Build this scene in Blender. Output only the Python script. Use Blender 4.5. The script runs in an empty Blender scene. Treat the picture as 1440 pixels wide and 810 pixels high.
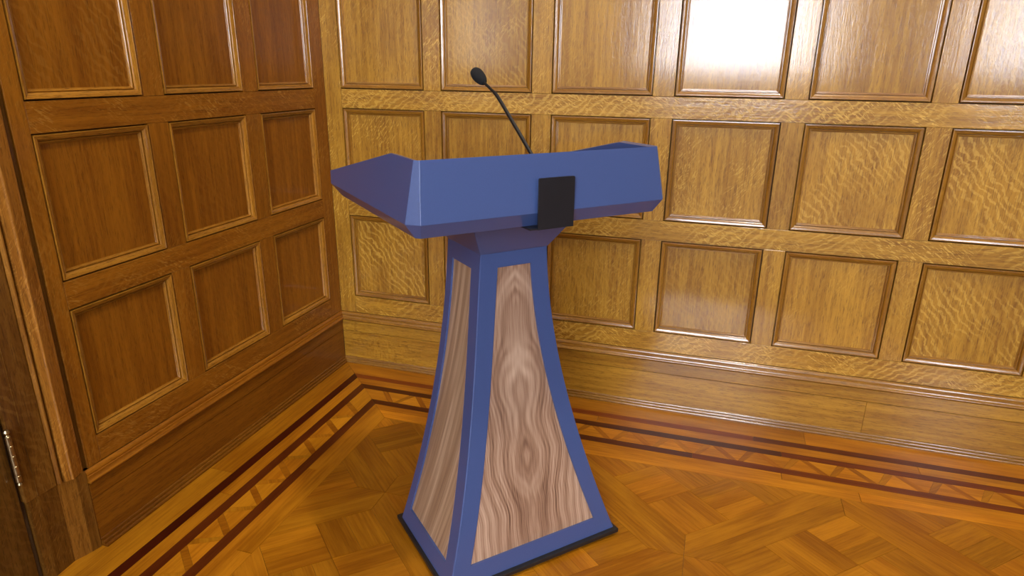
import bpy, bmesh, math, random
from mathutils import Vector, Matrix, Euler

C = bpy.context.scene.collection
S = bpy.context.scene
rng = random.Random(7)

# ------------------------------------------------------------------ camera
cam_d = bpy.data.cameras.new('camera')
cam_d.sensor_width = 36.0
cam_d.lens = 920.39 / 1440.0 * 36.0
cam_d.clip_start = 0.01
cam = bpy.data.objects.new('camera', cam_d)
C.objects.link(cam)
YAW, PITCH, ROLL = math.radians(16.8675), math.radians(-18.5693), math.radians(0.7563)
fwd = Vector((-math.sin(YAW) * math.cos(PITCH), math.cos(YAW) * math.cos(PITCH), math.sin(PITCH)))
rgt = Vector((math.cos(YAW), math.sin(YAW), 0.0))
upv = rgt.cross(fwd)
r2 = rgt * math.cos(ROLL) + upv * math.sin(ROLL)
u2 = -rgt * math.sin(ROLL) + upv * math.cos(ROLL)
M = Matrix((r2, u2, -fwd)).transposed().to_4x4()
M.translation = Vector((1.52637, -2.40504, 1.27703))
cam.matrix_world = M
S.camera = cam

# ------------------------------------------------------------------ world, lights, exposure
S.view_settings.view_transform = 'Standard'
S.view_settings.look = 'None'
S.view_settings.gamma = 1.0
S.view_settings.use_curve_mapping = False
S.view_settings.exposure = -0.42
w = bpy.data.worlds.new('world')
S.world = w
w.use_nodes = True
bg = w.node_tree.nodes['Background']
bg.inputs[0].default_value = (0.8, 0.9, 1.0, 1)
bg.inputs[1].default_value = 1.0
WINDOW_RADIANCE = 33.0
LAMP_W = 430.0
ld = bpy.data.lights.new('ceiling_lamp_light', 'POINT')
ld.energy = LAMP_W
ld.color = (1.0, 0.93, 0.83)
ld.shadow_soft_size = 0.14
lo = bpy.data.objects.new('ceiling_lamp_light', ld)
lo.location = (2.04, -1.42, 5.16)
C.objects.link(lo)

# ------------------------------------------------------------------ material helpers
class NT:
    def __init__(s, name):
        s.m = bpy.data.materials.new(name)
        s.m.use_nodes = True
        s.t = s.m.node_tree
        s.b = s.t.nodes['Principled BSDF']
    def n(s, typ, **kw):
        nd = s.t.nodes.new(typ)
        for k, v in kw.items():
            setattr(nd, k, v)
        return nd
    def put(s, sock, v):
        if hasattr(v, 'is_linked'):
            s.t.links.new(v, sock)
        else:
            sock.default_value = v
    def math(s, op, a, b=0.0, clamp=False):
        nd = s.n('ShaderNodeMath', operation=op, use_clamp=clamp)
        s.put(nd.inputs[0], a)
        s.put(nd.inputs[1], b)
        return nd.outputs[0]
    def vmath(s, op, a, b):
        nd = s.n('ShaderNodeVectorMath', operation=op)
        s.put(nd.inputs[0], a)
        s.put(nd.inputs[1], b)
        return nd.outputs[0]
    def noise(s, vec, scale=1.0, detail=2.0, rough=0.5, dist=0.0):
        nd = s.n('ShaderNodeTexNoise')
        s.put(nd.inputs['Vector'], vec)
        nd.inputs['Scale'].default_value = scale
        nd.inputs['Detail'].default_value = detail
        nd.inputs['Roughness'].default_value = rough
        nd.inputs['Distortion'].default_value = dist
        return nd.outputs['Fac']
    def wave(s, vec, scale, dist, detail=2.0, dscale=1.0, drough=0.5, direction='X'):
        nd = s.n('ShaderNodeTexWave', wave_type='BANDS', bands_direction=direction, wave_profile='SIN')
        s.put(nd.inputs['Vector'], vec)
        nd.inputs['Scale'].default_value = scale
        nd.inputs['Distortion'].default_value = dist
        nd.inputs['Detail'].default_value = detail
        nd.inputs['Detail Scale'].default_value = dscale
        nd.inputs['Detail Roughness'].default_value = drough
        return nd.outputs['Fac']
    def step(s, v, a, b, c=0.0, d=1.0):
        nd = s.n('ShaderNodeMapRange', interpolation_type='SMOOTHSTEP')
        s.put(nd.inputs['Value'], v)
        nd.inputs['From Min'].default_value = a
        nd.inputs['From Max'].default_value = b
        nd.inputs['To Min'].default_value = c
        nd.inputs['To Max'].default_value = d
        return nd.outputs[0]
    def mix(s, f, a, b, blend='MIX'):
        nd = s.n('ShaderNodeMix', data_type='RGBA', blend_type=blend)
        s.put(nd.inputs[0], f)
        for sock, v in ((nd.inputs[6], a), (nd.inputs[7], b)):
            s.put(sock, v if hasattr(v, 'is_linked') else (*v, 1.0) if len(v) == 3 else v)
        return nd.outputs[2]
    def ramp(s, f, stops):
        nd = s.n('ShaderNodeValToRGB')
        s.put(nd.inputs[0], f)
        el = nd.color_ramp.elements
        while len(el) > 1:
            el.remove(el[-1])
        el[0].position, el[0].color = stops[0][0], (*stops[0][1], 1)
        for p, c in stops[1:]:
            e = el.new(p)
            e.color = (*c, 1)
        return nd.outputs[0]
    def scaled(s, vec, x, y, z):
        return s.vmath('MULTIPLY', vec, (x, y, z))
    def rot(s, vec, ang):
        nd = s.n('ShaderNodeVectorRotate', rotation_type='Z_AXIS')
        s.put(nd.inputs['Vector'], vec)
        nd.inputs['Angle'].default_value = ang
        return nd.outputs[0]
    def local(s, shift=True):
        tc = s.n('ShaderNodeTexCoord').outputs['Object']
        oi = s.n('ShaderNodeObjectInfo')
        if not shift:
            return tc, oi
        cx = s.n('ShaderNodeCombineXYZ')
        s.put(cx.inputs[0], s.math('MULTIPLY', oi.outputs['Random'], 37.0))
        s.put(cx.inputs[1], s.math('MULTIPLY', oi.outputs['Random'], 91.0))
        s.put(cx.inputs[2], s.math('MULTIPLY', oi.outputs['Random'], 53.0))
        return s.vmath('ADD', tc, cx.outputs[0]), oi
    def set(s, **kw):
        for k, v in kw.items():
            s.put(s.b.inputs[k.replace('_', ' ')], v)
    def bump(s, h, strength, dist=0.001):
        nd = s.n('ShaderNodeBump')
        nd.inputs['Strength'].default_value = strength
        nd.inputs['Distance'].default_value = dist
        s.put(nd.inputs['Height'], h)
        s.put(s.b.inputs['Normal'], nd.outputs[0])
        return nd.outputs[0]


def oak(name, light, dark, fleck, pore, coat=1.0, rough=0.45, ior=1.62, spec=0.33, pores=0.55):
    """quarter-sawn oak, grain along local X; object colour: R tone, G small flecks, B broad ribbons"""
    t = NT(name)
    P, oi = t.local()
    sep = t.n('ShaderNodeSeparateColor')
    t.put(sep.inputs[0], oi.outputs['Color'])
    tone, fl, rb = sep.outputs[0], sep.outputs[1], sep.outputs[2]
    warp = t.n('ShaderNodeTexNoise')
    t.put(warp.inputs['Vector'], P)
    warp.inputs['Scale'].default_value = 5.0
    wv = t.vmath('SCALE', t.vmath('SUBTRACT', warp.outputs['Color'], (0.5, 0.5, 0.5)), (0, 0, 0))
    wv.node.inputs['Scale'].default_value = 0.05
    Pw = t.vmath('ADD', P, wv)
    broad = t.noise(t.scaled(P, 1.6, 9, 9), 1.0, 3)
    streak = t.noise(t.scaled(P, 3.5, 75, 75), 1.0, 4, 0.6)
    fine = t.noise(t.scaled(P, 30, 310, 310), 1.0, 3.0, 0.68)
    g = t.math('ADD', t.math('MULTIPLY', broad, 0.42), t.math('MULTIPLY', streak, 0.58))
    col = t.mix(t.step(g, 0.34, 0.66), dark, light)
    # short ray flecks lying obliquely across the grain
    f1 = t.noise(t.scaled(t.rot(Pw, 0.55), 42, 210, 60), 1.0, 1.5, 0.5, 0.9)
    f1m = t.noise(P, 7.0, 2)
    flk = t.math('MULTIPLY', t.step(f1, 0.54, 0.64, 0.0, 1.0), t.step(f1m, 0.36, 0.6))
    # broad wandering ribbons
    r1 = t.wave(t.scaled(t.rot(Pw, 0.9), 1.0, 1.0, 1.0), 14.0, 9.0, 3.0, 1.1, 0.6)
    r1m = t.noise(P, 4.5, 2)
    rbn = t.math('MULTIPLY', t.step(r1, 0.5, 0.98, 0.0, 0.75), t.step(r1m, 0.34, 0.6))
    k = t.math('MAXIMUM', t.math('MULTIPLY', flk, fl), t.math('MULTIPLY', rbn, rb))
    col = t.mix(t.math('MINIMUM', k, 1.0), col, fleck)
    pr = t.step(fine, 0.50, 0.66)
    col = t.mix(t.math('MULTIPLY', pr, pores), col, pore)
    col = t.mix(1.0, col, t.n('ShaderNodeCombineColor').outputs[0], 'MULTIPLY')
    cc = col.node.inputs[7].links[0].from_node
    for i in range(3):
        t.put(cc.inputs[i], tone)
    t.set(Base_Color=col, Roughness=t.math('ADD', rough, t.math('MULTIPLY', fine, 0.12)))
    t.set(Coat_Weight=coat, Coat_Roughness=0.11, Coat_IOR=ior)
    t.b.inputs['Specular IOR Level'].default_value = spec
    nb = t.bump(t.math('ADD', t.math('MULTIPLY', fine, -0.6), t.math('MULTIPLY', streak, 0.8)), 0.35, 0.0012)
    cn = t.n('ShaderNodeBump')
    cn.inputs['Strength'].default_value = 0.3
    cn.inputs['Distance'].default_value = 0.0008
    t.put(cn.inputs['Height'], t.math('ADD', t.math('MULTIPLY', fine, -0.7), t.math('MULTIPLY', streak, 0.9)))
    t.put(t.b.inputs['Coat Normal'], cn.outputs[0])
    return t.m


def parquet(name, light, dark, rough=0.33, coat=0.35):
    t = NT(name)
    P, oi = t.local()
    sep = t.n('ShaderNodeSeparateColor')
    t.put(sep.inputs[0], oi.outputs['Color'])
    broad = t.noise(t.scaled(P, 3, 14, 14), 1.0, 3)
    streak = t.noise(t.scaled(P, 6, 130, 130), 1.0, 4, 0.6)
    fine = t.noise(t.scaled(P, 30, 500, 500), 1.0, 2, 0.6)
    g = t.math('ADD', t.math('MULTIPLY', broad, 0.55), t.math('MULTIPLY', streak, 0.45))
    col = t.mix(t.step(g, 0.34, 0.66), dark, light)
    col = t.mix(t.math('MULTIPLY', t.step(fine, 0.58, 0.74), 0.35), col, tuple(c * 0.4 for c in dark))
    cc = t.n('ShaderNodeCombineColor')
    for i in range(3):
        t.put(cc.inputs[i], sep.outputs[i])
    col = t.mix(1.0, col, cc.outputs[0], 'MULTIPLY')
    t.set(Base_Color=col, Roughness=t.math('ADD', rough, t.math('MULTIPLY', broad, 0.12)))
    t.set(Coat_Weight=coat, Coat_Roughness=0.11)
    t.b.inputs['Specular IOR Level'].default_value = 0.2
    t.bump(streak, 0.12, 0.0006)
    return t.m


def walnut_figured(name):
    """book-matched crown walnut: mirrored about local x = 0"""
    t = NT(name)
    tc, oi = t.local(False)
    sx = t.n('ShaderNodeSeparateXYZ')
    t.put(sx.inputs[0], tc)
    wob = t.math('MULTIPLY', t.math('SUBTRACT', t.noise(t.scaled(tc, 0, 0, 9), 1.0, 1), 0.5), 0.018)
    ax = t.math('ABSOLUTE', t.math('SUBTRACT', t.math('ADD', sx.outputs[0], wob), 0.004))
    cb = t.n('ShaderNodeCombineXYZ')
    t.put(cb.inputs[0], t.math('MULTIPLY', ax, 9.0))
    t.put(cb.inputs[1], 3.37)
    t.put(cb.inputs[2], t.math('MULTIPLY', sx.outputs[2], 2.6))
    n1 = t.noise(cb.outputs[0], 1.0, 1.2, 0.45)
    # rings follow the outer edge of the board, closing into ovals where the heart dips
    z = sx.outputs[2]
    h = t.math('MULTIPLY', t.math('COSINE', t.math('MULTIPLY', t.math('SUBTRACT', z, 0.385), 29.0)), 0.050)
    h = t.math('ADD', h, t.math('MULTIPLY', t.math('MAXIMUM', t.math('SUBTRACT', z, 0.57), 0.0), 1.6))
    h = t.math('ADD', h, t.math('MULTIPLY', t.math('MAXIMUM', t.math('SUBTRACT', 0.30, z), 0.0), 0.9))
    field = t.math('ADD', h, t.math('ADD', t.math('MULTIPLY', t.math('MULTIPLY', ax, ax), 30.0), t.math('MULTIPLY', ax, 2.4)))
    field = t.math('ADD', field, t.math('MULTIPLY', n1, 0.42))
    ring = t.math('MULTIPLY', t.math('SINE', t.math('MULTIPLY', field, 84.0)), t.step(t.noise(cb.outputs[0], 2.3, 1), 0.35, 0.65, 0.25, 1.0))
    ring2 = t.math('SINE', t.math('MULTIPLY', field, 23.0))
    cb2 = t.n('ShaderNodeCombineXYZ')
    t.put(cb2.inputs[0], t.math('MULTIPLY', ax, 330.0))
    t.put(cb2.inputs[2], t.math('MULTIPLY', sx.outputs[2], 9.0))
    fine = t.noise(cb2.outputs[0], 1.0, 3, 0.6)
    g = t.math('ADD', t.math('MULTIPLY', ring, 0.13), t.math('MULTIPLY', ring2, 0.13))
    g = t.math('ADD', g, t.math('MULTIPLY', t.math('SUBTRACT', fine, 0.5), 1.0))
    g = t.math('ADD', t.math('ADD', g, 0.45), t.math('MULTIPLY', t.math('SUBTRACT', n1, 0.5), 0.9))
    col = t.ramp(g, [(0.08, (0.12, 0.060, 0.034)), (0.35, (0.27, 0.150, 0.092)), (0.60, (0.40, 0.25, 0.165)), (0.95, (0.56, 0.39, 0.275))])
    t.set(Base_Color=col, Roughness=0.42, Coat_Weight=0.15, Coat_Roughness=0.3)
    t.bump(fine, 0.12, 0.0005)
    return t.m


def walnut_straight(name):
    t = NT(name)
    tc, oi = t.local(False)
    sx = t.n('ShaderNodeSeparateXYZ')
    t.put(sx.inputs[0], tc)
    sl = t.math('ADD', sx.outputs[1], t.math('MULTIPLY', sx.outputs[2], 0.10))
    cb = t.n('ShaderNodeCombineXYZ')
    t.put(cb.inputs[0], t.math('MULTIPLY', sl, 62.0))
    t.put(cb.inputs[2], t.math('MULTIPLY', sx.outputs[2], 1.7))
    a = t.noise(cb.outputs[0], 1.0, 2.5, 0.55)
    cb2 = t.n('ShaderNodeCombineXYZ')
    t.put(cb2.inputs[0], t.math('MULTIPLY', sl, 380.0))
    t.put(cb2.inputs[2], t.math('MULTIPLY', sx.outputs[2], 8.0))
    f = t.noise(cb2.outputs[0], 1.0, 3, 0.6)
    g = t.math('ADD', t.math('MULTIPLY', a, 0.68), t.math('MULTIPLY', f, 0.32))
    col = t.ramp(g, [(0.30, (0.16, 0.085, 0.045)), (0.48, (0.33, 0.20, 0.115)), (0.66, (0.52, 0.36, 0.23))])
    t.set(Base_Color=col, Roughness=0.42, Coat_Weight=0.15, Coat_Roughness=0.3)
    return t.m


def plain(name, col, rough=0.5, metal=0.0, var=0.0, coat=0.0, scale=60.0, bump=0.0):
    t = NT(name)
    P, oi = t.local()
    n = t.noise(P, scale, 3)
    c = t.mix(t.step(n, 0.3, 0.7), tuple(x * (1 - var) for x in col), tuple(min(1, x * (1 + var)) for x in col))
    t.set(Base_Color=c, Roughness=rough, Metallic=metal, Coat_Weight=coat)
    if bump:
        t.bump(n, bump, 0.001)
    return t.m


def emitter(name, col, strength):
    t = NT(name)
    t.set(Base_Color=(0.8, 0.8, 0.8, 1), Emission_Color=(*col, 1), Emission_Strength=strength)
    return t.m


OAK = oak('honey_oak', (0.45, 0.226, 0.016), (0.255, 0.108, 0.004), (0.62, 0.36, 0.055), (0.10, 0.036, 0.003))
OAKL = oak('left_shade_oak', (0.32, 0.112, 0.006), (0.20, 0.060, 0.003), (0.37, 0.16, 0.02), (0.07, 0.022, 0.002), coat=0.55, ior=1.45, spec=0.1, pores=0.4)  # same oak, darkened and reddened: the left wall's shade is in the colour
OAKML = oak('left_moulding_oak', (0.42, 0.180, 0.017), (0.28, 0.105, 0.008), (0.5, 0.24, 0.03), (0.08, 0.027, 0.003), coat=0.8, rough=0.4, ior=1.5, spec=0.1)  # moulding copy matched to the shade-toned left wall panels
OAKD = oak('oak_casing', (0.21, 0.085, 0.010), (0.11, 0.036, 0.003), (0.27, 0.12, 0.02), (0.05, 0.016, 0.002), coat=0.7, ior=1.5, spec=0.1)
OAKM = oak('oak_moulding', (0.34, 0.152, 0.014), (0.22, 0.086, 0.006), (0.5, 0.27, 0.05), (0.11, 0.042, 0.005), coat=1.0, rough=0.3)
FLOOR = parquet('parquet_oak', (0.46, 0.174, 0.006), (0.27, 0.085, 0.002), coat=0.28)
INLAY = parquet('inlay_mahogany', (0.135, 0.026, 0.0025), (0.08, 0.012, 0.001), coat=0.2)
WAL = walnut_figured('walnut_crown_veneer')
WALS = walnut_straight('walnut_straight_veneer')
WALE = plain('pale_walnut_edge', (0.52, 0.37, 0.27), 0.45, var=0.12)
BLUE = plain('blue_satin_lacquer', (0.050, 0.083, 0.218), 0.32, var=0.02, coat=0.6, scale=400)
BLACK = plain('black_lacquer', (0.012, 0.011, 0.012), 0.45, var=0.1)
CARD = plain('black_plate', (0.009, 0.0085, 0.011), 0.5, var=0.15, scale=25)
MICM = plain('microphone_black', (0.005, 0.005, 0.006), 0.5)
FOAM = plain('black_foam', (0.004, 0.004, 0.005), 0.95, var=0.4, scale=900, bump=0.6)
BRASS = plain('aged_brass', (0.42, 0.34, 0.19), 0.32, 1.0, 0.25)
DARKGAP = plain('dark_gap', (0.02, 0.008, 0.003), 0.8)
PLASTER = plain('oak_wainscot', (0.17, 0.085, 0.025), 0.6, var=0.2)
CEIL = plain('ceiling_plaster', (0.34, 0.29, 0.22), 0.9, var=0.03)
REARW = plain('rear_wall_plaster', (0.42, 0.42, 0.44), 0.9, var=0.03)
BACKW = plain('wall_backing', (0.10, 0.05, 0.015), 0.8)
PANE = emitter('daylit_pane', (0.84, 0.89, 1.0), WINDOW_RADIANCE)
WFRAME = plain('window_frame_oak', (0.25, 0.13, 0.04), 0.5, var=0.2)

# ------------------------------------------------------------------ object helpers
def finish(bm, name, mat, parent=None, smooth=None, color=None):
    if smooth is not None:
        lim = math.radians(smooth)
        bm.normal_update()
        for f in bm.faces:
            f.smooth = True
        for e in bm.edges:
            e.smooth = len(e.link_faces) == 2 and e.calc_face_angle(3.0) < lim
    me = bpy.data.meshes.new(name)
    bm.to_mesh(me)
    bm.free()
    me.materials.append(mat)
    return link(name, me, parent, color)


def link(name, me, parent=None, color=None):
    o = bpy.data.objects.new(name, me)
    C.objects.link(o)
    if parent:
        o.parent = parent
    if color:
        o.color = color
    return o


def thing(name, label, cat, loc=(0, 0, 0), rz=0.0):
    o = bpy.data.objects.new(name, None)
    o.empty_display_size = 0.1
    C.objects.link(o)
    o.location = loc
    o.rotation_euler = (0, 0, rz)
    o['label'] = label
    o['category'] = cat
    return o


def structure(o, label=None, cat=None):
    o['kind'] = 'structure'
    if label:
        o['label'] = label
    if cat:
        o['category'] = cat
    return o


def box_bm(bm, x0, x1, y0, y1, z0, z1):
    v = [bm.verts.new((x, y, z)) for z in (z0, z1) for y in (y0, y1) for x in (x0, x1)]
    for q in ((0, 2, 3, 1), (4, 5, 7, 6), (0, 1, 5, 4), (2, 6, 7, 3), (0, 4, 6, 2), (1, 3, 7, 5)):
        bm.faces.new([v[i] for i in q])
    return bm


def box(name, x0, x1, y0, y1, z0, z1, mat, parent=None, color=None):
    c = Vector(((x0 + x1) / 2, (y0 + y1) / 2, (z0 + z1) / 2))
    bm = box_bm(bmesh.new(), x0 - c.x, x1 - c.x, y0 - c.y, y1 - c.y, z0 - c.z, z1 - c.z)
    o = finish(bm, name, mat, parent, color=color)
    o.location = c
    if parent:
        o.matrix_parent_inverse = parent.matrix_basis.inverted()
    return o


def frame(G, N, origin):
    """matrix with local X along the grain G and local Z along N"""
    G, N = Vector(G).normalized(), Vector(N).normalized()
    W = N.cross(G)
    m = Matrix((G, W, N)).transposed().to_4x4()
    m.translation = Vector(origin)
    return m


def tone(a=1.0, spread=0.1, fleck=None, ribbon=None):
    t = a * (1 + rng.uniform(-spread, spread))
    return (t, rng.uniform(0.15, 0.8) if fleck is None else fleck, rng.uniform(0, 0.25) if ribbon is None else ribbon, 1.0)


class Wall:
    """h runs along the wall from the corner, z up, n out of the wall into the room"""
    def __init__(s, right):
        s.r = right
        s.H = Vector((1, 0, 0)) if right else Vector((0, -1, 0))
        s.N = Vector((0, -1, 0)) if right else Vector((1, 0, 0))
    def p(s, h, n, z):
        return s.H * h + s.N * n + Vector((0, 0, z))
    def board(s, name, h0, h1, z0, z1, n, T, mat, parent, color, vertical, gap=0.0003, tilt=(0, 0)):
        L, W = ((z1 - z0), (h1 - h0)) if vertical else ((h1 - h0), (z1 - z0))
        L, W = L / 2 - gap, W / 2 - gap
        bm = bmesh.new()
        c = 0.0007
        lo_ = [bm.verts.new((x, y, -T)) for x, y in ((-L, -W), (L, -W), (L, W), (-L, W))]
        md = [bm.verts.new((x, y, -c)) for x, y in ((-L, -W), (L, -W), (L, W), (-L, W))]
        hi = [bm.verts.new((x * (1 - c / L), y * (1 - c / W), 0)) for x, y in ((-L, -W), (L, -W), (L, W), (-L, W))]
        bm.faces.new(hi)
        for i in range(4):
            j = (i + 1) % 4
            bm.faces.new((lo_[i], lo_[j], md[j], md[i]))
            bm.faces.new((md[i], md[j], hi[j], hi[i]))
        bm.faces.new(lo_[::-1])
        o = finish(bm, name, mat, parent, color=color)
        o.matrix_world = frame((0, 0, 1) if vertical else s.H, s.N, s.p((h0 + h1) / 2, n, (z0 + z1) / 2)) @ Euler((tilt[0], tilt[1], 0)).to_matrix().to_4x4()
        return o
    def sweep(s, name, prof, a, b, mat, parent, color, m0=0.0, m1=0.0, axis='h', flip=False, smooth=35):
        """prof: (t, n) points; the strip runs along axis from a to b; the ends are mitred by m0/m1 times t"""
        bm = bmesh.new()
        mid = (a + b) / 2
        rows = []
        for t, n in prof:
            rows.append((bm.verts.new((a + m0 * t - mid, t, n)), bm.verts.new((b - m1 * t - mid, t, n))))
        for (p0, p1), (q0, q1) in zip(rows, rows[1:]):
            bm.faces.new((p0, p1, q1, q0))
        bm.faces.new([r[0] for r in rows])
        bm.faces.new([r[1] for r in rows][::-1])
        bmesh.ops.recalc_face_normals(bm, faces=bm.faces)
        return bm, mid


MOULD = [(0.0034, -0.0165), (0.0034, -0.003), (0.0042, 0.0010), (0.0060, 0.0012), (0.0066, -0.0002), (0.0100, -0.0010), (0.0140, -0.0028),
         (0.0170, -0.0050), (0.0177, -0.0066), (0.0180, -0.0122), (0.0192, -0.0122), (0.0197, -0.0100), (0.0210, -0.0090), (0.0226, -0.0092), (0.0238, -0.0108), (0.0246, -0.0140),
         (0.0262, -0.0142), (0.0272, -0.0165)]
PANEL_N = -0.0155


def moulding_frame(W, h0, h1, z0, z1, parent, tn, OAKM):
    """four mitred lengths of panel moulding round an opening"""
    for side in ('bottom', 'top', 'near', 'far'):
        horiz = side in ('bottom', 'top')
        a, b = (h0, h1) if horiz else (z0, z1)
        half = (b - a) / 2
        bm = bmesh.new()
        rows = []
        for t, n in MOULD:
            rows.append((bm.verts.new((-half + t, t, n)), bm.verts.new((half - t, t, n))))
        for (p0, p1), (q0, q1) in zip(rows, rows[1:]):
            bm.faces.new((p0, p1, q1, q0))
        bm.normal_update()
        # local X along the strip, local Y pointing into the opening, local Z out of the wall
        Y = {'bottom': Vector((0, 0, 1)), 'top': Vector((0, 0, -1)), 'near': W.H, 'far': -W.H}[side]
        N = W.N
        X = Y.cross(N)
        org = {'bottom': W.p((h0 + h1) / 2, 0, z0), 'top': W.p((h0 + h1) / 2, 0, z1),
               'near': W.p(h0, 0, (z0 + z1) / 2), 'far': W.p(h1, 0, (z0 + z1) / 2)}[side]
        m = Matrix((X, Y, N)).transposed().to_4x4()
        m.translation = org
        o = finish(bm, 'moulding', OAKM, parent, smooth=40, color=tone(tn, 0.10, 0.2, 0.0))
        o.matrix_world = m


def hsweep(W, name, prof, h0, h1, mat, parent, color, smooth=35):
    """profile of (n, z) points extruded along the wall from h0 to h1"""
    bm = bmesh.new()
    mid = (h0 + h1) / 2
    zc = prof[0][1]
    half = (h1 - h0) / 2
    # local X along wall, Y = up, Z = out (right-handed for X = Y x N)
    X = Vector((0, 0, 1)).cross(W.N)
    A = [bm.verts.new((-half, z - zc, n)) for n, z in prof]
    B = [bm.verts.new((half, z - zc, n)) for n, z in prof]
    k = len(prof)
    for i in range(k):
        j = (i + 1) % k
        bm.faces.new((A[i], B[i], B[j], A[j]))
    bm.faces.new(A)
    bm.faces.new(B[::-1])
    bmesh.ops.recalc_face_normals(bm, faces=bm.faces)
    o = finish(bm, name, mat, parent, smooth=smooth, color=color)
    m = Matrix((X, Vector((0, 0, 1)), W.N)).transposed().to_4x4()
    m.translation = W.p(mid, 0, zc)
    o.matrix_world = m
    return o


def vsweep(W, name, prof, z0, z1, mat, parent, color, smooth=35):
    """profile of (h, n) points extruded upwards"""
    bm = bmesh.new()
    hc = sum(p[0] for p in prof) / len(prof)
    half = (z1 - z0) / 2
    # local X = up (grain), Z = out of wall, Y = Z x X
    Yw = W.N.cross(Vector((0, 0, 1)))
    sg = 1.0 if Yw.dot(W.H) > 0 else -1.0
    A = [bm.verts.new((-half, sg * (h - hc), n)) for h, n in prof]
    B = [bm.verts.new((half, sg * (h - hc), n)) for h, n in prof]
    k = len(prof)
    for i in range(k):
        j = (i + 1) % k
        bm.faces.new((A[i], B[i], B[j], A[j]))
    bm.faces.new(A)
    bm.faces.new(B[::-1])
    bmesh.ops.recalc_face_normals(bm, faces=bm.faces)
    o = finish(bm, name, mat, parent, smooth=smooth, color=color)
    m = Matrix((Vector((0, 0, 1)), Yw, W.N)).transposed().to_4x4()
    m.translation = W.p(hc, 0, (z0 + z1) / 2)
    o.matrix_world = m
    return o


# ------------------------------------------------------------------ room shell
RX, RY, RZ = 7.2, -6.5, 5.6
floor = structure(box('floor', -0.30, RX, RY, 0.20, -0.12, -0.004, BACKW))
ceiling = structure(box('ceiling', -0.30, RX, RY, 0.20, RZ, RZ + 0.1, CEIL))
wall_right = structure(box('wall_right', -0.20, RX, 0.030, 0.20, -0.004, RZ, BACKW))
wall_left = structure(box('wall_left', -0.20, -0.030, -1.4525, 0.029, -0.004, RZ, BACKW))
box('door_header', -0.20, -0.030, -2.47, -1.4525, 2.14, RZ, PLASTER, wall_left)
box('wall_section', -0.20, -0.002, RY, -2.47, -0.004, RZ, PLASTER, wall_left)
box('upper_wall', -0.029, -0.001, -1.4525, 0.0, 1.80, RZ, PLASTER, wall_left)
box('upper_wall', 0.0, RX, 0.001, 0.029, 1.80, RZ, PLASTER, wall_right)
wall_east = structure(box('wall_east', RX, RX + 0.1, RY, 0.20, -0.004, RZ, PLASTER))

# rear wall behind the camera with two tall daylit windows
WIN = [(0.80, 2.50), (4.30, 5.05)]
WZ0, WZ1 = 1.24, 4.2
wall_rear = structure(box('wall_rear', -0.20, RX, RY - 0.14, RY - 0.04, -0.004, RZ, REARW))
xs = [-0.20] + [x for a in WIN for x in a] + [RX]
for i in range(0, 6, 2):
    box('wall_pier', xs[i], xs[i + 1], RY - 0.04, RY, -0.004, RZ, REARW, wall_rear)
for a, b in WIN:
    box('window_apron', a, b, RY - 0.04, RY, -0.004, WZ0, REARW, wall_rear)
    box('window_lintel', a, b, RY - 0.04, RY, WZ1, RZ, REARW, wall_rear)
for i, (a, b) in enumerate(WIN):
    win = structure(box('window_%d' % (i + 1), a, b, RY - 0.039, RY - 0.032, WZ0, WZ1, WFRAME))
    for k in range(2):
        for j in range(3):
            x0 = a + k * (b - a) / 2
            z0 = WZ0 + j * (WZ1 - WZ0) / 3
            box('pane', x0 + 0.03, x0 + (b - a) / 2 - 0.03, RY - 0.031, RY - 0.027, z0 + 0.03, z0 + (WZ1 - WZ0) / 3 - 0.03, PANE, win)
bpy.context.view_layer.update()

# ------------------------------------------------------------------ panelled walls
ZR = [(0.3170, 0.6796), (0.7538, 1.1170), (1.1905, 1.70)]
COLS_R = [(0.0738, 0.4323), (0.5027, 0.8628), (0.9369, 1.2981), (1.3707, 1.7259), (1.7979, 2.1535), (2.2264, 2.5891)]
COLS_R += [(2.6580 + 0.4315 * k, 3.0180 + 0.4315 * k) for k in range(4)]
COLS_L = [(0.0778, 0.4142), (0.4900, 0.8304), (0.9036, 1.2449)]
RAILS = [(0.2400, 0.3170), (0.6796, 0.7538), (1.1170, 1.1905), (1.70, 1.80)]
WR, WL = Wall(True), Wall(False)
PTONE = {  # (wall, row, column): tone, flecks, ribbons, tilt
    ('R', 0, 0): (0.96, 0.2, 1.0, (0, 0)), ('R', 1, 0): (1.0, 0.75, 0.1, (0, 0)), ('R', 2, 0): (0.98, 0.25, 0.0, (0, 0)),
    ('R', 2, 1): (0.98, 0.55, 0.45, (0, 0)), ('R', 1, 1): (0.98, 0.15, 0.0, (0, 0)), ('R', 2, 2): (1.05, 0.2, 0.0, (0, 0)),
    ('R', 1, 2): (1.0, 0.15, 0.0, (0, 0)), ('R', 0, 2): (0.95, 0.5, 0.2, (0, 0)), ('R', 2, 3): (1.0, 0.2, 0.0, (0, 0)),
    ('R', 1, 3): (1.0, 0.6, 0.35, (0.0, 0.0)), ('R', 0, 3): (0.95, 0.15, 0.2, (0, 0)), ('R', 2, 4): (1.0, 0.15, 0.0, (0, 0)),
    ('R', 1, 4): (1.05, 0.2, 0.65, (0, 0)), ('R', 0, 4): (1.08, 0.2, 0.0, (0, 0)), ('R', 2, 5): (1.0, 0.3, 0.4, (0, 0)),
    ('R', 1, 5): (1.05, 0.3, 0.7, (0, 0)), ('R', 0, 5): (1.0, 0.1, 0.8, (0, 0)),
    ('L', 2, 2): (0.95, 0.1, 0.55, (0, 0)),
}


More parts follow.
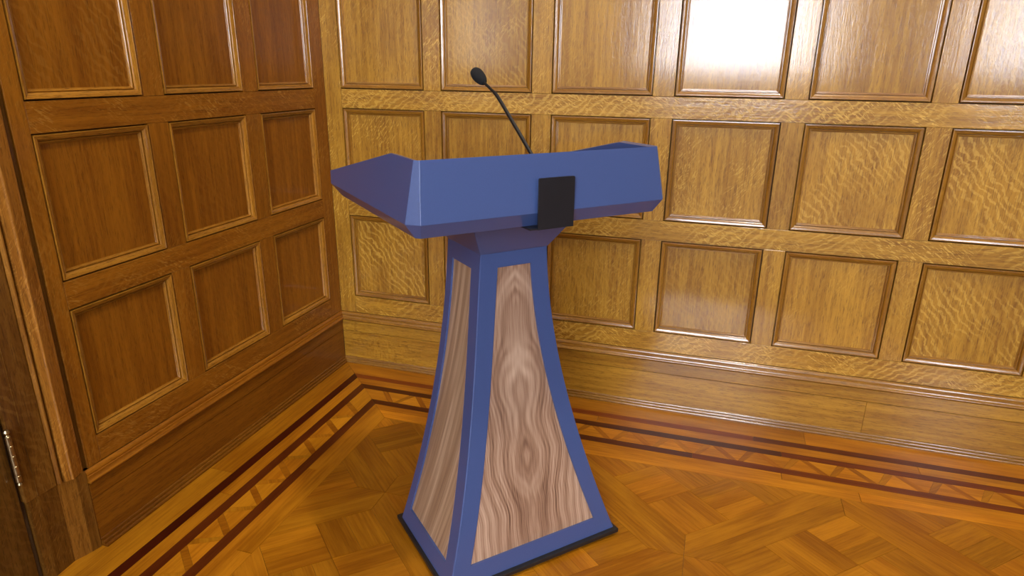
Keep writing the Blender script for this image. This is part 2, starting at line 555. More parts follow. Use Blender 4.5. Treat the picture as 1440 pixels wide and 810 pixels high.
def panelling(W, key, cols, parent, hend, tn, OAK):
    # corner stile, end stile and the short stiles between rails
    W.board('stile', 0.0, cols[0][0], 0.2395, 1.80, 0, 0.029, OAK, parent, tone(tn, 0.05, 0.85, 0.0), True)
    W.board('stile', cols[-1][1], hend, 0.2395, 1.80, 0, 0.029, OAK, parent, tone(tn, 0.05, 0.5, 0.3), True)
    for z0, z1 in RAILS:
        W.board('rail', cols[0][0], cols[-1][1], z0, z1, 0, 0.029, OAK, parent, tone(tn, 0.05, 0.95, 0.8 if key == 'R' else 0.3), False)
    for j, (z0, z1) in enumerate(ZR):
        for i, (h0, h1) in enumerate(cols):
            if i:
                W.board('stile', cols[i - 1][1], h0, z0, z1, 0, 0.029, OAK, parent, tone(tn, 0.08), True)
            t_, f_, r_, tl = PTONE.get((key, j, i), (rng.uniform(0.92, 1.06), 0.15, rng.uniform(0, 0.2), (0, 0)))
            W.board('panel', h0 + 0.002, h1 - 0.002, z0 + 0.002, z1 - 0.002, PANEL_N, 0.0135, OAK, parent, (t_ * tn, f_, r_, 1), True, tilt=tl)
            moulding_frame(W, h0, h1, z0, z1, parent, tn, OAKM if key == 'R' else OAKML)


panelling(WR, 'R', COLS_R, wall_right, 4.43, 1.0, OAK)
panelling(WL, 'L', COLS_L, wall_left, 1.287, 0.88, OAKL)  # left wall: shade-toned oak, with the tone lowered further

# baseboards: cap, upper and lower boards, shoe
CAP = [(0.0, 0.2030), (0.0155, 0.2030), (0.0180, 0.2055), (0.0190, 0.2080), (0.0180, 0.2110), (0.0150, 0.2125), (0.0138, 0.2150),
       (0.0125, 0.2165), (0.0125, 0.2230), (0.0085, 0.2245), (0.0095, 0.2285), (0.0060, 0.2360), (0.0025, 0.2385), (0.0, 0.2390)]
SHOE = [(0.002, 0.0), (0.0268, 0.0), (0.0272, 0.0040), (0.0262, 0.0072), (0.0240, 0.0090), (0.0205, 0.0090), (0.0200, 0.0075), (0.0188, 0.0075), (0.0186, 0.0125), (0.0172, 0.0155), (0.0150, 0.0168), (0.0125, 0.0165),
        (0.0120, 0.0150), (0.0108, 0.0150), (0.0105, 0.0205), (0.0085, 0.0235), (0.0060, 0.0245), (0.002, 0.0245)]
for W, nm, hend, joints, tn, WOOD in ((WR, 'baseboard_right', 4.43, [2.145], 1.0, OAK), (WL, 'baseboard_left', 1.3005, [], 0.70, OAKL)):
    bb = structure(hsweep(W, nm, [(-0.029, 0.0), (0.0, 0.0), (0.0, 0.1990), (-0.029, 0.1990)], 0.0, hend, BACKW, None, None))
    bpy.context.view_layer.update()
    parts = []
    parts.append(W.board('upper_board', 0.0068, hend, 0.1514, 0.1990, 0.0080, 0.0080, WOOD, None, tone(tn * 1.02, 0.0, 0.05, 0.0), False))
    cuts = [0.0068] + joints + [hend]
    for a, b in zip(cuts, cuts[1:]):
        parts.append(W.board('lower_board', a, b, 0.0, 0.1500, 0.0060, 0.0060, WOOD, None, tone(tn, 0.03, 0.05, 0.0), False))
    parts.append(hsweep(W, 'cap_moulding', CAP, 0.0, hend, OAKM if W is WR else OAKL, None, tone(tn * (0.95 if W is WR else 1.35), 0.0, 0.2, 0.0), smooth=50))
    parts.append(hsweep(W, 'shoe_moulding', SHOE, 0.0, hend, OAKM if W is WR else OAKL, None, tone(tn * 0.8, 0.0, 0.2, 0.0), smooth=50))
    for o in parts:
        mw = o.matrix_world.copy()
        o.parent = bb
        o.matrix_parent_inverse = bb.matrix_world.inverted()
        o.matrix_world = mw

# ------------------------------------------------------------------ doorway at the left edge
PLN_Z = 0.243
trim = structure(vsweep(WL, 'trim_1', [(1.2873, -0.029), (1.2873, -0.006), (1.3020, -0.006), (1.3020, -0.029)], PLN_Z, 2.2, OAKD, None, tone(0.55, 0, 0.2, 0)))
bpy.context.view_layer.update()
tparts = [
    vsweep(WL, 'casing_board', [(1.3022, -0.028), (1.3022, 0.001), (1.3060, 0.0035), (1.3165, 0.0040), (1.3180, 0.0065), (1.3230, 0.0078), (1.3290, 0.0095),
                                (1.3345, 0.0112), (1.3375, 0.0122), (1.3392, 0.0122), (1.3403, 0.0115), (1.3411, 0.0103), (1.3418, 0.0088), (1.3435, 0.0078), (1.3490, 0.0058), (1.3540, 0.0035), (1.3556, -0.002), (1.3556, -0.028)],
           PLN_Z, 2.2, OAKD, None, tone(1.75, 0, 0.5, 0.1)),
    vsweep(WL, 'casing_bead', [(1.3562, -0.028), (1.3562, -0.010), (1.3585, -0.010), (1.3595, -0.004), (1.3625, 0.001), (1.3655, 0.001), (1.3685, -0.004), (1.3695, -0.010), (1.3716, -0.010), (1.3716, -0.028)],
           PLN_Z, 2.2, OAKD, None, tone(1.4, 0, 0.3, 0)),
    vsweep(WL, 'casing_flat', [(1.3720, -0.028), (1.3720, -0.007), (1.4202, -0.007), (1.4202, -0.028)], PLN_Z, 2.2, OAKD, None, tone(0.8, 0, 0.3, 0.5)),
    vsweep(WL, 'jamb_board', [(1.4206, -0.028), (1.4206, -0.0055), (1.4222, -0.0055), (1.4222, -0.0085), (1.4510, -0.0085), (1.4510, -0.028)], PLN_Z, 2.2, OAKD, None, tone(0.8, 0, 0.3, 0.6)),
    vsweep(WL, 'plinth_block', [(1.3025, -0.028), (1.3025, 0.0075), (1.3275, 0.0030), (1.3275, -0.028)], 0.0, PLN_Z, OAKD, None, tone(0.8, 0, 0.3, 0)),
    vsweep(WL, 'plinth_block', [(1.3277, -0.028), (1.3277, 0.0030), (1.3690, -0.0110), (1.3690, -0.028)], 0.0, PLN_Z, OAKD, None, tone(1.05, 0, 0.3, 0)),
    vsweep(WL, 'plinth_block', [(1.3692, -0.028), (1.3692, -0.0110), (1.4240, -0.0060), (1.4240, -0.028)], 0.0, PLN_Z, OAKD, None, tone(0.72, 0, 0.6, 0.3)),
    vsweep(WL, 'plinth_block', [(1.4242, -0.028), (1.4242, -0.0060), (1.4460, -0.0100), (1.4460, -0.028)], 0.0, PLN_Z, OAKD, None, tone(0.7, 0, 0.5, 0.2)),
    vsweep(WL, 'far_casing', [(2.372, -0.028), (2.372, 0.006), (2.47, 0.010), (2.47, -0.028)], 0.0, 2.2, OAKD, None, tone(0.9, 0, 0.3, 0)),
    WL.board('head_casing', 1.4515, 2.3715, 2.11, 2.2, 0.006, 0.034, OAKD, None, tone(0.9, 0, 0.3, 0), False),
]
for o in tparts:
    mw = o.matrix_world.copy()
    o.parent = trim
    o.matrix_parent_inverse = trim.matrix_world.inverted()
    o.matrix_world = mw

door = structure(WL.board('door_1', 1.4590, 2.3700, 0.006, 2.105, -0.0190, 0.040, OAKD, None, tone(0.5, 0, 0.3, 0.4), True))
bpy.context.view_layer.update()
bm = bmesh.new()
def ring_stack(bm, prof, seg=16):
    prev = None
    for r, z in prof:
        cur = [bm.verts.new((r * math.cos(2 * math.pi * k / seg), r * math.sin(2 * math.pi * k / seg), z)) for k in range(seg)] if r > 1e-6 else [bm.verts.new((0, 0, z))]
        if prev:
            if len(prev) == 1 and len(cur) > 1:
                for k in range(seg):
                    bm.faces.new((prev[0], cur[(k + 1) % seg], cur[k]))
            elif len(cur) == 1 and len(prev) > 1:
                for k in range(seg):
                    bm.faces.new((prev[k], prev[(k + 1) % seg], cur[0]))
            else:
                for k in range(seg):
                    j = (k + 1) % seg
                    bm.faces.new((prev[k], prev[j], cur[j], cur[k]))
        prev = cur
    bmesh.ops.recalc_face_normals(bm, faces=bm.faces)
    return bm
R_ = 0.0062
prof = [(0, 0.302), (0.0035, 0.3028), (0.0052, 0.306), (0.0035, 0.3095), (0.0022, 0.311), (0.0035, 0.312), (R_, 0.3135)]
for z0, z1 in ((0.3135, 0.331), (0.332, 0.358), (0.359, 0.386), (0.387, 0.413), (0.414, 0.438)):
    prof += [(R_ * 0.86, z0), (R_, z0 + 0.0008), (R_, z1 - 0.0008), (R_ * 0.86, z1)]
prof += [(R_ * 0.8, 0.4385), (0.0035, 0.440), (0.0028, 0.442), (0.0048, 0.444), (0.0072, 0.449), (0.0050, 0.455), (0, 0.4575)]
hinge = finish(ring_stack(bmesh.new(), prof), 'hinge', BRASS, None, smooth=40)
hinge.location = WL.p(1.4600, 0.0005, 0)
mw = Matrix.Translation(hinge.location)
hinge.parent = door
hinge.matrix_parent_inverse = door.matrix_world.inverted()
hinge['label'] = 'aged brass butt hinge knuckle with ball finials'
hl = box('hinge_leaf', -0.0080, -0.0045, -1.4595, -1.4525, 0.315, 0.438, BRASS)
hl.parent = door
hl.matrix_parent_inverse = door.matrix_world.inverted()

# ------------------------------------------------------------------ parquet floor
BT = 0.0038
def clip(poly, nx, ny, d):
    """keep the side nx*x + ny*y <= d"""
    out = []
    for i, a in enumerate(poly):
        b = poly[(i + 1) % len(poly)]
        fa, fb = nx * a[0] + ny * a[1] - d, nx * b[0] + ny * b[1] - d
        if fa <= 0:
            out.append(a)
        if fa * fb < 0:
            t = fa / (fa - fb)
            out.append((a[0] + (b[0] - a[0]) * t, a[1] + (b[1] - a[1]) * t))
    return out


def area(poly):
    return 0.5 * sum(a[0] * b[1] - b[0] * a[1] for a, b in zip(poly, poly[1:] + poly[:1]))


def piece_mesh(bm, poly, org, ang, gap=0.0005, dz=0.0):
    c, s = math.cos(-ang), math.sin(-ang)
    pts = [((x - org[0]) * c - (y - org[1]) * s, (x - org[0]) * s + (y - org[1]) * c) for x, y in poly]
    if area(pts) < 0:
        pts = pts[::-1]
    cx, cy = sum(p[0] for p in pts) / len(pts), sum(p[1] for p in pts) / len(pts)
    q = []
    for x, y in pts:
        d = math.hypot(x - cx, y - cy)
        k = max(0.0, 1 - 1.4 * gap / d) if d > 1e-6 else 1
        q.append((cx + (x - cx) * k, cy + (y - cy) * k))
    top = [bm.verts.new((x, y, dz)) for x, y in q]
    bot = [bm.verts.new((x, y, -BT)) for x, y in q]
    bm.faces.new(top)
    for i in range(len(q)):
        j = (i + 1) % len(q)
        bm.faces.new((bot[i], bot[j], top[j], top[i]))
    return bm


def floor_piece(name, poly, ang, mat, color):
    if len(poly) < 3 or abs(area(poly)) < 2e-5:
        return None
    org = (sum(p[0] for p in poly) / len(poly), sum(p[1] for p in poly) / len(poly))
    bm = piece_mesh(bmesh.new(), poly, org, ang, dz=-rng.uniform(0, 0.00025))
    o = finish(bm, name, mat, floor, color=color)
    o.matrix_world = Matrix.Translation((org[0], org[1], 0)) @ Matrix.Rotation(ang, 4, 'Z')
    return o


def ft(v=1.0, sp=0.10, r=1.0, g=1.0, b=1.0):
    k = v * (1 + rng.uniform(-sp, sp))
    h = rng.uniform(-0.04, 0.06)
    return (k * r, k * g * (1 + h), k * b * (1 + h), 1)


XE, YE = 4.43, -3.6
def strips(name, a, b, mat, jr, jl, tones_r, tones_l):
    """a border strip between offsets a and b, mitred at the corner; jr/jl are joint positions"""
    cr = [None] + jr + [XE]
    for i, (p, q) in enumerate(zip(cr, cr[1:])):
        poly = [(a, -a), (q, -a), (q, -b), (b, -b)] if p is None else [(p, -a), (q, -a), (q, -b), (p, -b)]
        floor_piece(name, poly, 0.0, mat, ft(*tones_r[i % len(tones_r)]))
    cl = [None] + jl + [-YE]
    for i, (p, q) in enumerate(zip(cl, cl[1:])):
        poly = [(a, -a), (a, -q), (b, -q), (b, -b)] if p is None else [(a, -p), (a, -q), (b, -q), (b, -p)]
        floor_piece(name, poly, math.pi / 2, mat, ft(*tones_l[i % len(tones_l)]))


O_ = [(1.0, 0.05), (0.94, 0.05), (1.05, 0.05)]
strips('border_board', 0.0, 0.1165, FLOOR, [0.95, 1.95, 2.9], [0.9, 1.75, 2.6], O_, [(0.84, 0.04), (0.88, 0.04)])  # left run toned down, so the boards' colour carries the shade there
strips('inlay_strip', 0.1165, 0.150, INLAY, [1.77, 3.0], [1.5, 2.6], [(1.5, 0.05), (0.85, 0.05)], [(0.42, 0.05, 1.0, 0.6, 0.6)])
strips('border_board', 0.150, 0.195, FLOOR, [1.2, 2.3, 3.3], [1.0, 2.0], O_, O_)
strips('inlay_strip', 0.195, 0.2275, INLAY, [1.86, 3.1], [1.7, 2.8], [(0.55, 0.05), (1.25, 0.05)], [(0.75, 0.05)])
strips('inlay_strip', 0.302, 0.335, INLAY, [1.56, 2.9], [1.35, 2.5], [(0.6, 0.05), (1.1, 0.05)], [(0.8, 0.05), (0.5, 0.05)])
strips('border_board', 0.335, 0.371, FLOOR, [1.1, 1.85, 2.7], [0.8, 1.6, 2.4], [(1.12, 0.04), (1.25, 0.04)], [(0.98, 0.04)])
strips('border_board', 0.371, 0.421, FLOOR, [0.9, 2.08, 3.2], [1.2, 2.2], [(1.42, 0.05), (1.25, 0.05)], [(1.02, 0.04), (1.08, 0.04)])

# zigzag band between the second and third dark strips
ZA, ZB, PER = 0.2277, 0.3018, 0.146
def zig(right):
    H = ZB - ZA
    wz = 0.026                                # width of the zigzag strip along the band
    hp = PER / 2
    def mp(s, t):                             # s along the wall, t across the band from the wall side
        return (s, -(ZA + t)) if right else (ZA + t, -s)
    ang = 0.0 if right else -math.pi / 2
    end = XE if right else -YE
    start = 0.30 + (0.012 if right else 0.05)
    k = 0
    s = start
    n = 0
    while s < end - PER and n < 27:
        dn = [mp(s, 0), mp(s + wz, 0), mp(s + hp + wz * 0.5, H), mp(s + hp - wz * 0.5, H)]
        floor_piece('zigzag_strip', dn, ang + (-0.79 if right else -0.79), FLOOR, ft(0.76, 0.06, 1, 0.88, 0.8))
        up = [mp(s + hp - wz * 0.5, H), mp(s + hp + wz * 0.5, H), mp(s + PER + wz, 0), mp(s + PER, 0)]
        up = [mp(s + hp + wz * 0.5, H), mp(s + hp + wz * 0.5 + 0.001, H), mp(s + PER, 0), mp(s + PER - wz, 0)]
        up = [mp(s + hp + wz * 0.5, H), mp(s + hp + wz * 1.2, H), mp(s + PER, 0), mp(s + PER - wz, 0)]
        floor_piece('zigzag_strip', up, ang + 0.79, FLOOR, ft(0.88, 0.06))
        floor_piece('triangle', [mp(s + wz, 0), mp(s + PER - wz, 0), mp(s + hp + wz * 0.5, H)], ang, FLOOR, ft(1.12, 0.05))
        floor_piece('triangle', [mp(s + hp + wz * 1.2, H), mp(s + PER, 0), mp(s + PER + hp - wz * 0.5, H)], ang, FLOOR, ft(1.16, 0.05))
        s += PER
        n += 1
    first = [mp(ZA, 0), mp(start, 0), mp(start + hp - wz * 0.5, H), mp(ZB, H)]
    floor_piece('border_board', first, ang, FLOOR, ft(1.05, 0.04))
    rest = [mp(s, 0), mp(end, 0), mp(end, H), mp(s + hp - wz * 0.5, H)]
    floor_piece('border_board', rest, ang, FLOOR, ft(1.0, 0.04))


zig(True)
zig(False)

# diagonal panel parquet: framed square modules with basket-laid boards
HX, HY = 0.4597, 0.4190
N0 = (1.5604, -0.8390)
e1 = Vector((HX, HY)) ; e2 = Vector((HX, -HY))
FWID = 0.066 / e1.length
pieces = []
for i in range(-7, 9):
    for j in range(-7, 9):
        if True:
            o0 = Vector(N0) + e1 * i + e2 * j       # left corner of module
            def q(a, b):
                v = o0 + e1 * a + e2 * b
                return (v.x, v.y)
            cc = q(0.5, 0.5)
            if cc[0] < -0.3 or cc[0] > 4.9 or cc[1] > 0.3 or cc[1] < -4.1:
                continue
            f = FWID
            mt = rng.uniform(0.93, 1.03)
            A1, A2 = math.atan2(e1.y, e1.x), math.atan2(e2.y, e2.x)
            fr = [([q(0, 0), q(1, 0), q(1 - f, f), q(f, f)], A1), ([q(1, 0), q(1, 1), q(1 - f, 1 - f), q(1 - f, f)], A2),
                  ([q(1, 1), q(0, 1), q(f, 1 - f), q(1 - f, 1 - f)], A1), ([q(0, 1), q(0, 0), q(f, f), q(f, 1 - f)], A2)]
            for pl, an in fr:
                pieces.append((pl, an, ft(0.92 * mt, 0.08), cc, 'frame_board'))
            g = (1 - 2 * f) / 3
            for a in range(3):
                for b in range(3):
                    x0, y0 = f + a * g, f + b * g
                    along1 = (a + b + i + j) % 2 == 0
                    nb = 3 if rng.random() < 0.6 else 2
                    for k in range(nb):
                        if along1:
                            pl = [q(x0, y0 + k * g / nb), q(x0 + g, y0 + k * g / nb), q(x0 + g, y0 + (k + 1) * g / nb), q(x0, y0 + (k + 1) * g / nb)]
                        else:
                            pl = [q(x0 + k * g / nb, y0), q(x0 + (k + 1) * g / nb, y0), q(x0 + (k + 1) * g / nb, y0 + g), q(x0 + k * g / nb, y0 + g)]
                        pieces.append((pl, A1 if along1 else A2, ft(0.98 * mt, 0.15), cc, 'parquet_board'))
rest = []
cpos = cam.matrix_world.translation
named = {'frame_board': 0, 'parquet_board': 0}
clipped = []
for pl, an, col, cc, nm in pieces:
    pl = clip(pl, -1, 0, -0.4212)
    if len(pl) > 2:
        pl = clip(pl, 0, 1, -0.4212)
    if len(pl) > 2:
        pl = clip(pl, 1, 0, XE)
    if len(pl) > 2:
        pl = clip(pl, 0, -1, -YE)
    if len(pl) < 3 or abs(area(pl)) < 2e-5:
        continue
    cx, cy = sum(p[0] for p in pl) / len(pl), sum(p[1] for p in pl) / len(pl)
    # boards the camera sees, with a margin, become parts; the others go into one joined part
    v = cam.matrix_world.inverted() @ Vector((cx, cy, 0))
    sx, sy = 920.39 * v.x / max(1e-3, -v.z), 920.39 * v.y / max(1e-3, -v.z)
    out = max(abs(sx) - 720, abs(sy) - 405) if v.z < -0.1 else 9999
    clipped.append((out, nm, pl, an, col))
clipped.sort(key=lambda r: r[0])
for out, nm, pl, an, col in clipped:
    if out < 220 and named[nm] < 295:
        named[nm] += 1
        floor_piece(nm, pl, an, FLOOR, col)
    else:
        rest.append((pl, an))
bm = bmesh.new()
for pl, an in rest:
    piece_mesh(bm, pl, (0, 0), 0.0, dz=-rng.uniform(0, 0.00025))
o = finish(bm, 'parquet_boards', FLOOR, floor, color=(0.95, 0.95, 0.95, 1))
o['kind'] = 'stuff'
# plain boarding out of the photograph's reach
bm = bmesh.new()
for pl in ([(XE, 0.0), (XE, RY), (RX, RY), (RX, 0.0)], [(0.0, YE), (0.0, RY), (XE, RY), (XE, YE)]):
    piece_mesh(bm, pl[::-1], (0, 0), 0.0)
o = finish(bm, 'outer_boarding', FLOOR, floor, color=(0.95, 0.95, 0.95, 1))
o['kind'] = 'stuff'
floor_piece('threshold_board', [(-0.19, -1.3005), (-0.19, -2.5), (0.0, -2.5), (0.0, -1.3005)], math.pi / 2, FLOOR, ft(0.9, 0.0))

# ------------------------------------------------------------------ lectern
TH = 0.8172
LX, LY = 1.0272, -0.8506
lect = thing('lectern', 'tall blue lectern with flared column and inset walnut panels on black plinth', 'lectern', (LX, LY, 0), TH)
bpy.context.view_layer.update()
def WZ(z): return -0.0026 * z ** 3 + 0.1816 * z * z - 0.3540 * z + 0.2671
def DZ(z): return 0.1918 * z ** 3 - 0.1003 * z * z - 0.2289 * z + 0.2141
VB = 0.127
Z0, Z1 = 0.020, 0.8466

bm = box_bm(bmesh.new(), -0.2690, 0.2690, -0.2225, 0.1440, 0.007, 0.0197)
bmesh.ops.bevel(bm, geom=[e for e in bm.edges], offset=0.0015, segments=1, affect='EDGES')
finish(bm, 'plinth', BLACK, lect)
for a in (-1, 1):
    for b in (-0.19, 0.11):
        f = finish(ring_stack(bmesh.new(), [(0, 0), (0.016, 0), (0.017, 0.001), (0.017, 0.0069), (0, 0.0069)], 16), 'foot', BLACK, lect, smooth=40)
        f.location = (a * 0.235, b, 0)

CH = 0.0034
DEP = 0.0055
def face_pt(face, s, z, d=0.0):
    """point on a column face: s in metres from the face's own reference, d sunk into the column"""
    if face == 'front': return Vector((s, -DZ(z) + d, z))
    if face == 'back': return Vector((-s, VB - d, z))
    if face == 'left': return Vector((-WZ(z) + d, -s, z))
    return Vector((WZ(z) - d, s, z))
def span(face, z):
    if face in ('front', 'back'):
        return -WZ(z) + CH, WZ(z) - CH
    if face == 'left': return -VB + CH, DZ(z) - CH
    return -DZ(z) + CH, VB - CH
def opening(face, z):
    a, b = span(face, z)
    if face == 'front': return a + 0.0465, b - 0.0465
    if face == 'left': return a + 0.0295, b - 0.0435
    if face == 'right': return a + 0.0435, b - 0.0295
    return a + 0.0465, b - 0.0465
OPZ = {'front': (0.065, 0.808), 'left': (0.063, 0.801), 'right': (0.063, 0.801), 'back': (0.065, 0.808)}
NZ = 40
bm = bmesh.new()
def V(p): return bm.verts.new(p)
for face in ('front', 'left', 'right', 'back'):
    za, zb = OPZ[face]
    zs = sorted(set([Z0, Z1, za, zb] + [za + (zb - za) * k / NZ for k in range(1, NZ)]))
    rows = []
    for z in zs:
        a, b = span(face, z)
        c, d = opening(face, z)
        rows.append((z, [V(face_pt(face, s, z)) for s in (a, c, d, b)]))
    for (zA_, r), (zB_, q) in zip(rows, rows[1:]):
        inside = zA_ >= za - 1e-6 and zB_ <= zb + 1e-6
        for k in (0, 1, 2):
            if k == 1 and inside:
                continue
            bm.faces.new((r[k], r[k + 1], q[k + 1], q[k]))
    ins = [(z, r) for z, r in rows if za - 1e-6 <= z <= zb + 1e-6]
    deep = []
    for z, r in ins:
        c, d = opening(face, z)
        deep.append((V(face_pt(face, c, z, DEP + 0.003)), V(face_pt(face, d, z, DEP + 0.003))))
    for i in range(len(ins) - 1):
        bm.faces.new((ins[i][1][1], ins[i + 1][1][1], deep[i + 1][0], deep[i][0]))
        bm.faces.new((ins[i + 1][1][2], ins[i][1][2], deep[i][1], deep[i + 1][1]))
    bm.faces.new((ins[0][1][2], ins[0][1][1], deep[0][0], deep[0][1]))
    bm.faces.new((ins[-1][1][1], ins[-1][1][2], deep[-1][1], deep[-1][0]))
# narrow eased arrises between the faces
zs = [Z0 + (Z1 - Z0) * k / NZ for k in range(NZ + 1)]
for f0, f1 in (('left', 'front'), ('front', 'right'), ('right', 'back'), ('back', 'left')):
    prev = None
    for z in zs:
        p, q_ = face_pt(f0, span(f0, z)[1], z), face_pt(f1, span(f1, z)[0], z)
        # corner of the two faces, then a small arc between p and q_
        k = face_pt(f0, span(f0, z)[1] + CH, z)
        cur = []
        for i in range(7):
            a = i / 6
            cur.append(V(p * (1 - a) ** 2 + k * (2 * a * (1 - a)) + q_ * a * a))
        if prev:
            for i in range(6):
                bm.faces.new((prev[i], prev[i + 1], cur[i + 1], cur[i]))
        prev = cur
for z in (Z0, Z1):
    bm.faces.new([V(face_pt(f, span(f, z)[k], z)) for f in ('left', 'front', 'right', 'back') for k in (0, 1)])
bmesh.ops.remove_doubles(bm, verts=bm.verts, dist=1e-5)
finish(bm, 'column', BLUE, lect, smooth=5)


def inset_panel(face, mat, lo=0.0, hi=0.0, name='walnut_panel', dd=0.0, part=None):
    bm = bmesh.new()
    za, zb = OPZ[face]
    prev = None
    for k in range(NZ + 1):
        z = za + (zb - za) * k / NZ
        c, d = opening(face, z)
        if part == 'lo':
            d = c + lo
        elif part == 'hi':
            c = d - hi
        else:
            c, d = c + lo, d - hi
        r = [bm.verts.new(face_pt(face, s, z, dep)) for s, dep in ((c, DEP - dd), (d, DEP - dd), (d, DEP + 0.006), (c, DEP + 0.006))]
        if prev:
            for i in range(4):
                j = (i + 1) % 4
                bm.faces.new((prev[i], prev[j], r[j], r[i]))
        else:
            bm.faces.new(r)
        prev = r
    bm.faces.new(prev[::-1])
    bmesh.ops.recalc_face_normals(bm, faces=bm.faces)
    return finish(bm, name, mat, lect, smooth=14)


inset_panel('front', WAL, lo=0.0035)['label'] = 'walnut veneer panel with mirrored crown figure'
inset_panel('left', WALS, hi=0.0105)['label'] = 'walnut veneer panel with straight grain'
inset_panel('right', WALS)
inset_panel('back', WALS)
inset_panel('front', WALE, lo=0.0033, name='edge_strip', part='lo', dd=0.0006)
inset_panel('left', WALE, hi=0.0103, name='edge_strip', part='hi', dd=0.0006)

# flared neck under the desk
bm = bmesh.new()
ring = []
for hw, v0, v1, z in ((0.0968, -0.0652, 0.1268, Z1), (0.1514, -0.131, 0.190, 0.9445)):
    ring.append([bm.verts.new(p) for p in ((-hw, v0, z), (hw, v0, z), (hw, v1, z), (-hw, v1, z))])
for i in range(4):
    j = (i + 1) % 4
    bm.faces.new((ring[0][i], ring[0][j], ring[1][j], ring[1][i]))
bm.faces.new(ring[0][::-1])
bm.faces.new(ring[1])
bmesh.ops.bevel(bm, geom=[e for e in bm.edges], offset=0.0008, segments=1, affect='EDGES')
finish(bm, 'neck', BLUE, lect)

# desk tray: folded shell with chamfered corners
aw, af, ca, zA = 0.3143, 0.2127, 0.0092, 1.1031
bw, bf, cb, zB = 0.3403, 0.2359, 0.0243, 0.9777
cw, cf, cc_, zC = 0.3162, 0.2124, 0.0093, 0.9449
dv, zD, ev, zE, fv, gv = -0.0758, 1.1028, 0.3597, 1.0087, 0.3374, 0.3202
def sw(z): return aw + (bw - aw) * (zA - z) / (zA - zB)
bm = bmesh.new()
pts = {}
for s in (-1, 1):
    for k, p in dict(A=(aw - ca, -af, zA), A2=(aw, -af + ca, zA), B=(bw - cb, -bf, zB), B2=(bw, -bf + cb, zB), C=(cw - cc_, -cf, zC), C2=(cw, -cf + cc_, zC),
                     D=(sw(zD), dv, zD), E=(sw(zE), ev, zE), F=(bw, fv, zB), G=(cw, gv, zC)).items():
        pts[k, s] = bm.verts.new((s * p[0], p[1], p[2]))
def face(*ks): bm.faces.new([pts[k] for k in ks])
face(('A', -1), ('A', 1), ('B', 1), ('B', -1))
face(('B', -1), ('B', 1), ('C', 1), ('C', -1))
for s in (-1, 1):
    face(('A2', s), ('A', s), ('B', s), ('B2', s))
    face(('B2', s), ('B', s), ('C', s), ('C2', s))
    face(('A2', s), ('D', s), ('E', s), ('F', s), ('B2', s))
    face(('B2', s), ('F', s), ('G', s), ('C2', s))
face(('C', -1), ('C', 1), ('C2', 1), ('G', 1), ('G', -1), ('C2', -1))
cen = Vector((0, 0.05, 1.02))
bm.normal_update()
for f in bm.faces:
    if f.normal.dot(f.calc_center_median() - cen) < 0:
        f.normal_flip()
desk = finish(bm, 'desk_tray', BLUE, lect)
md = desk.modifiers.new('thickness', 'SOLIDIFY')
md.thickness = 0.015
md.offset = -1
md.use_even_offset = True
mb = desk.modifiers.new('eased_edges', 'BEVEL')
mb.width = 0.0022
mb.segments = 5
mb.limit_method = 'ANGLE'
mb.angle_limit = math.radians(12)

bm = bmesh.new()
box_bm(bm, -0.296, 0.296, -0.188, 0.335, -0.012, 0.0)
slope = (0.975 - 1.048) / (0.335 + 0.188)
for v_ in bm.verts:
    v_.co.z += 1.048 + slope * (v_.co.y + 0.188)
finish(bm, 'reading_surface', BLUE, lect)
bm = bmesh.new()
box_bm(bm, -0.303, 0.303, 0.312, 0.322, 0.9605, 0.9645)
for v_ in bm.verts:
    if v_.co.z > 0.9625:
        v_.co.y += 0.006
finish(bm, 'back_rail', BLUE, lect)

# black plate fixed to the front by a foot that runs under the desk
bm = bmesh.new()
pw, z0, z1, y0, t_ = 0.0468, 0.9415, 1.0545, -0.2415, 0.0035
r_ = 0.004
prof = [(-pw, z0), (pw, z0)]
for cx, a0 in ((pw - r_, 0), (-pw + r_, 90)):
    for k in range(5):
        a = math.radians(a0 + 22.5 * k)
        prof.append((cx + r_ * math.cos(a), z1 - r_ + r_ * math.sin(a)))
fr_ = [bm.verts.new((u, y0 - t_, z)) for u, z in prof]
bk_ = [bm.verts.new((u, y0, z)) for u, z in prof]
bm.faces.new(fr_)
bm.faces.new(bk_[::-1])
for i in range(len(prof)):
    j = (i + 1) % len(prof)
    bm.faces.new((fr_[i], bk_[i], bk_[j], fr_[j]))
bmesh.ops.recalc_face_normals(bm, faces=bm.faces)
plate = finish(bm, 'front_plate', CARD, lect)
plate['label'] = 'black rectangular plate on the front'
bm = box_bm(bmesh.new(), -pw - 0.018, pw, y0 + 0.0001, -0.140, z0, z0 + 0.0030)
finish(bm, 'plate_foot', CARD, plate)

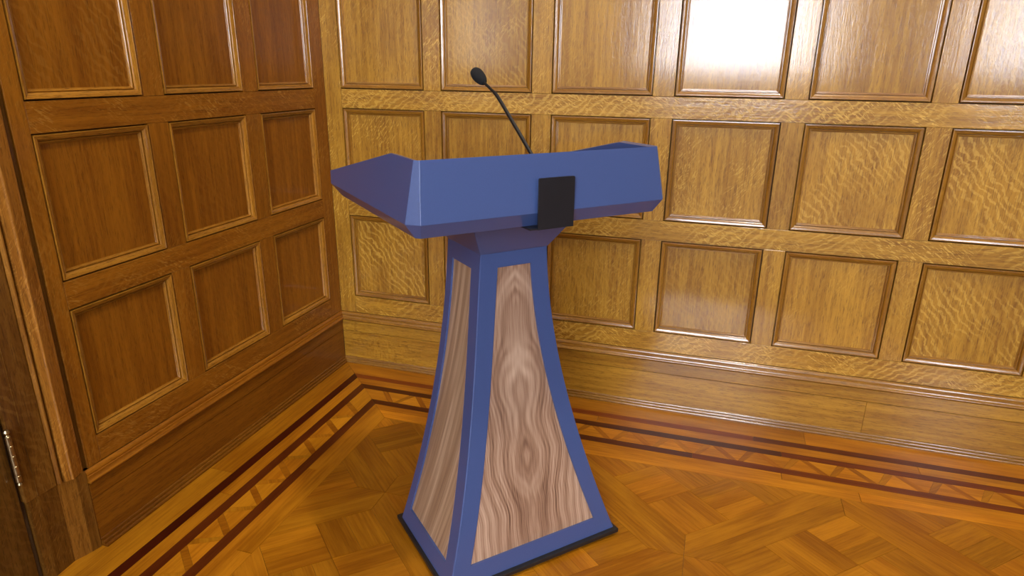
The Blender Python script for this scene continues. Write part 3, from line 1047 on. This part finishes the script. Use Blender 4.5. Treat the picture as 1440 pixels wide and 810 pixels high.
# ------------------------------------------------------------------ gooseneck microphone
mic = thing('microphone', 'black gooseneck microphone with foam windscreen rising from the blue lectern', 'microphone', (LX + 0.160 * math.sin(TH), LY - 0.160 * math.cos(TH), 1.048 + slope * 0.028), TH)
def surf_z(v): return 1.048 + slope * (v + 0.188)
bv = -0.160
b_ = finish(ring_stack(bmesh.new(), [(0, 0), (0.017, 0), (0.018, 0.002), (0.018, 0.008), (0.012, 0.011), (0.009, 0.016), (0.0068, 0.030), (0, 0.030)], 24), 'base', MICM, mic, smooth=40)
b_.location = (0, bv, surf_z(bv) + 0.0006)
b_.rotation_euler = (math.atan(slope), 0, 0)
CV = [(bv, surf_z(bv) + 0.02), (-0.140, 1.086), (-0.127, 1.0965), (-0.05, 1.1535), (0.028, 1.2100), (0.062, 1.2262), (0.095, 1.2395), (0.112, 1.2475)]
def spline(P, n=8):
    out = []
    for i in range(len(P) - 1):
        p0, p1, p2, p3 = P[max(i - 1, 0)], P[i], P[i + 1], P[min(i + 2, len(P) - 1)]
        for k in range(n):
            t = k / n
            out.append(tuple(0.5 * (2 * b + (c - a) * t + (2 * a - 5 * b + 4 * c - d) * t * t + (3 * b - a - 3 * c + d) * t ** 3) for a, b, c, d in zip(p0, p1, p2, p3)))
    return out + [P[-1]]
def tube(pts, rad, name, mat, parent, seg=12):
    bm = bmesh.new()
    prev = None
    for i, (v, z) in enumerate(pts):
        a, b = pts[max(0, i - 1)], pts[min(len(pts) - 1, i + 1)]
        d = Vector((0, b[0] - a[0], b[1] - a[1])).normalized()
        nx, ny = Vector((1, 0, 0)), d.cross(Vector((1, 0, 0)))
        r = rad(i / (len(pts) - 1))
        cur = [bm.verts.new(Vector((0, v, z)) + nx * r * math.cos(2 * math.pi * k / seg) + ny * r * math.sin(2 * math.pi * k / seg)) for k in range(seg)]
        if prev:
            for k in range(seg):
                j = (k + 1) % seg
                bm.faces.new((prev[k], prev[j], cur[j], cur[k]))
        else:
            bm.faces.new(cur[::-1])
        prev = cur
    bm.faces.new(prev)
    bmesh.ops.recalc_face_normals(bm, faces=bm.faces)
    return finish(bm, name, mat, parent, smooth=40)
cp = spline(CV, 8)
cut = int(len(cp) * 0.60)
tube(cp[:cut + 1], lambda t: 0.0046, 'gooseneck', MICM, mic)
tube(cp[cut:], lambda t: 0.0036 if t > 0.06 else 0.0046, 'upper_stem', MICM, mic)
hd = Vector((0, 0.163 - 0.105, 1.2725 - 1.2440)).normalized()
prof = [(0, -0.001), (0.0065, 0.0), (0.0095, 0.004), (0.0128, 0.012), (0.0152, 0.024), (0.0162, 0.036), (0.0156, 0.047), (0.0132, 0.056), (0.0088, 0.062), (0.0045, 0.0643), (0, 0.065)]
wnd = finish(ring_stack(bmesh.new(), prof, 28), 'windscreen', FOAM, mic, smooth=60)
wnd.matrix_parent_inverse = Matrix.Identity(4)
qv = Vector((0, 0, 1)).rotation_difference(hd)
wnd.rotation_mode = 'QUATERNION'
wnd.rotation_quaternion = qv
wnd.location = (0, 0.100, 1.2417)
for o in mic.children:
    o.matrix_parent_inverse = Matrix.Translation((0, 0.160, -(1.048 + slope * 0.028)))
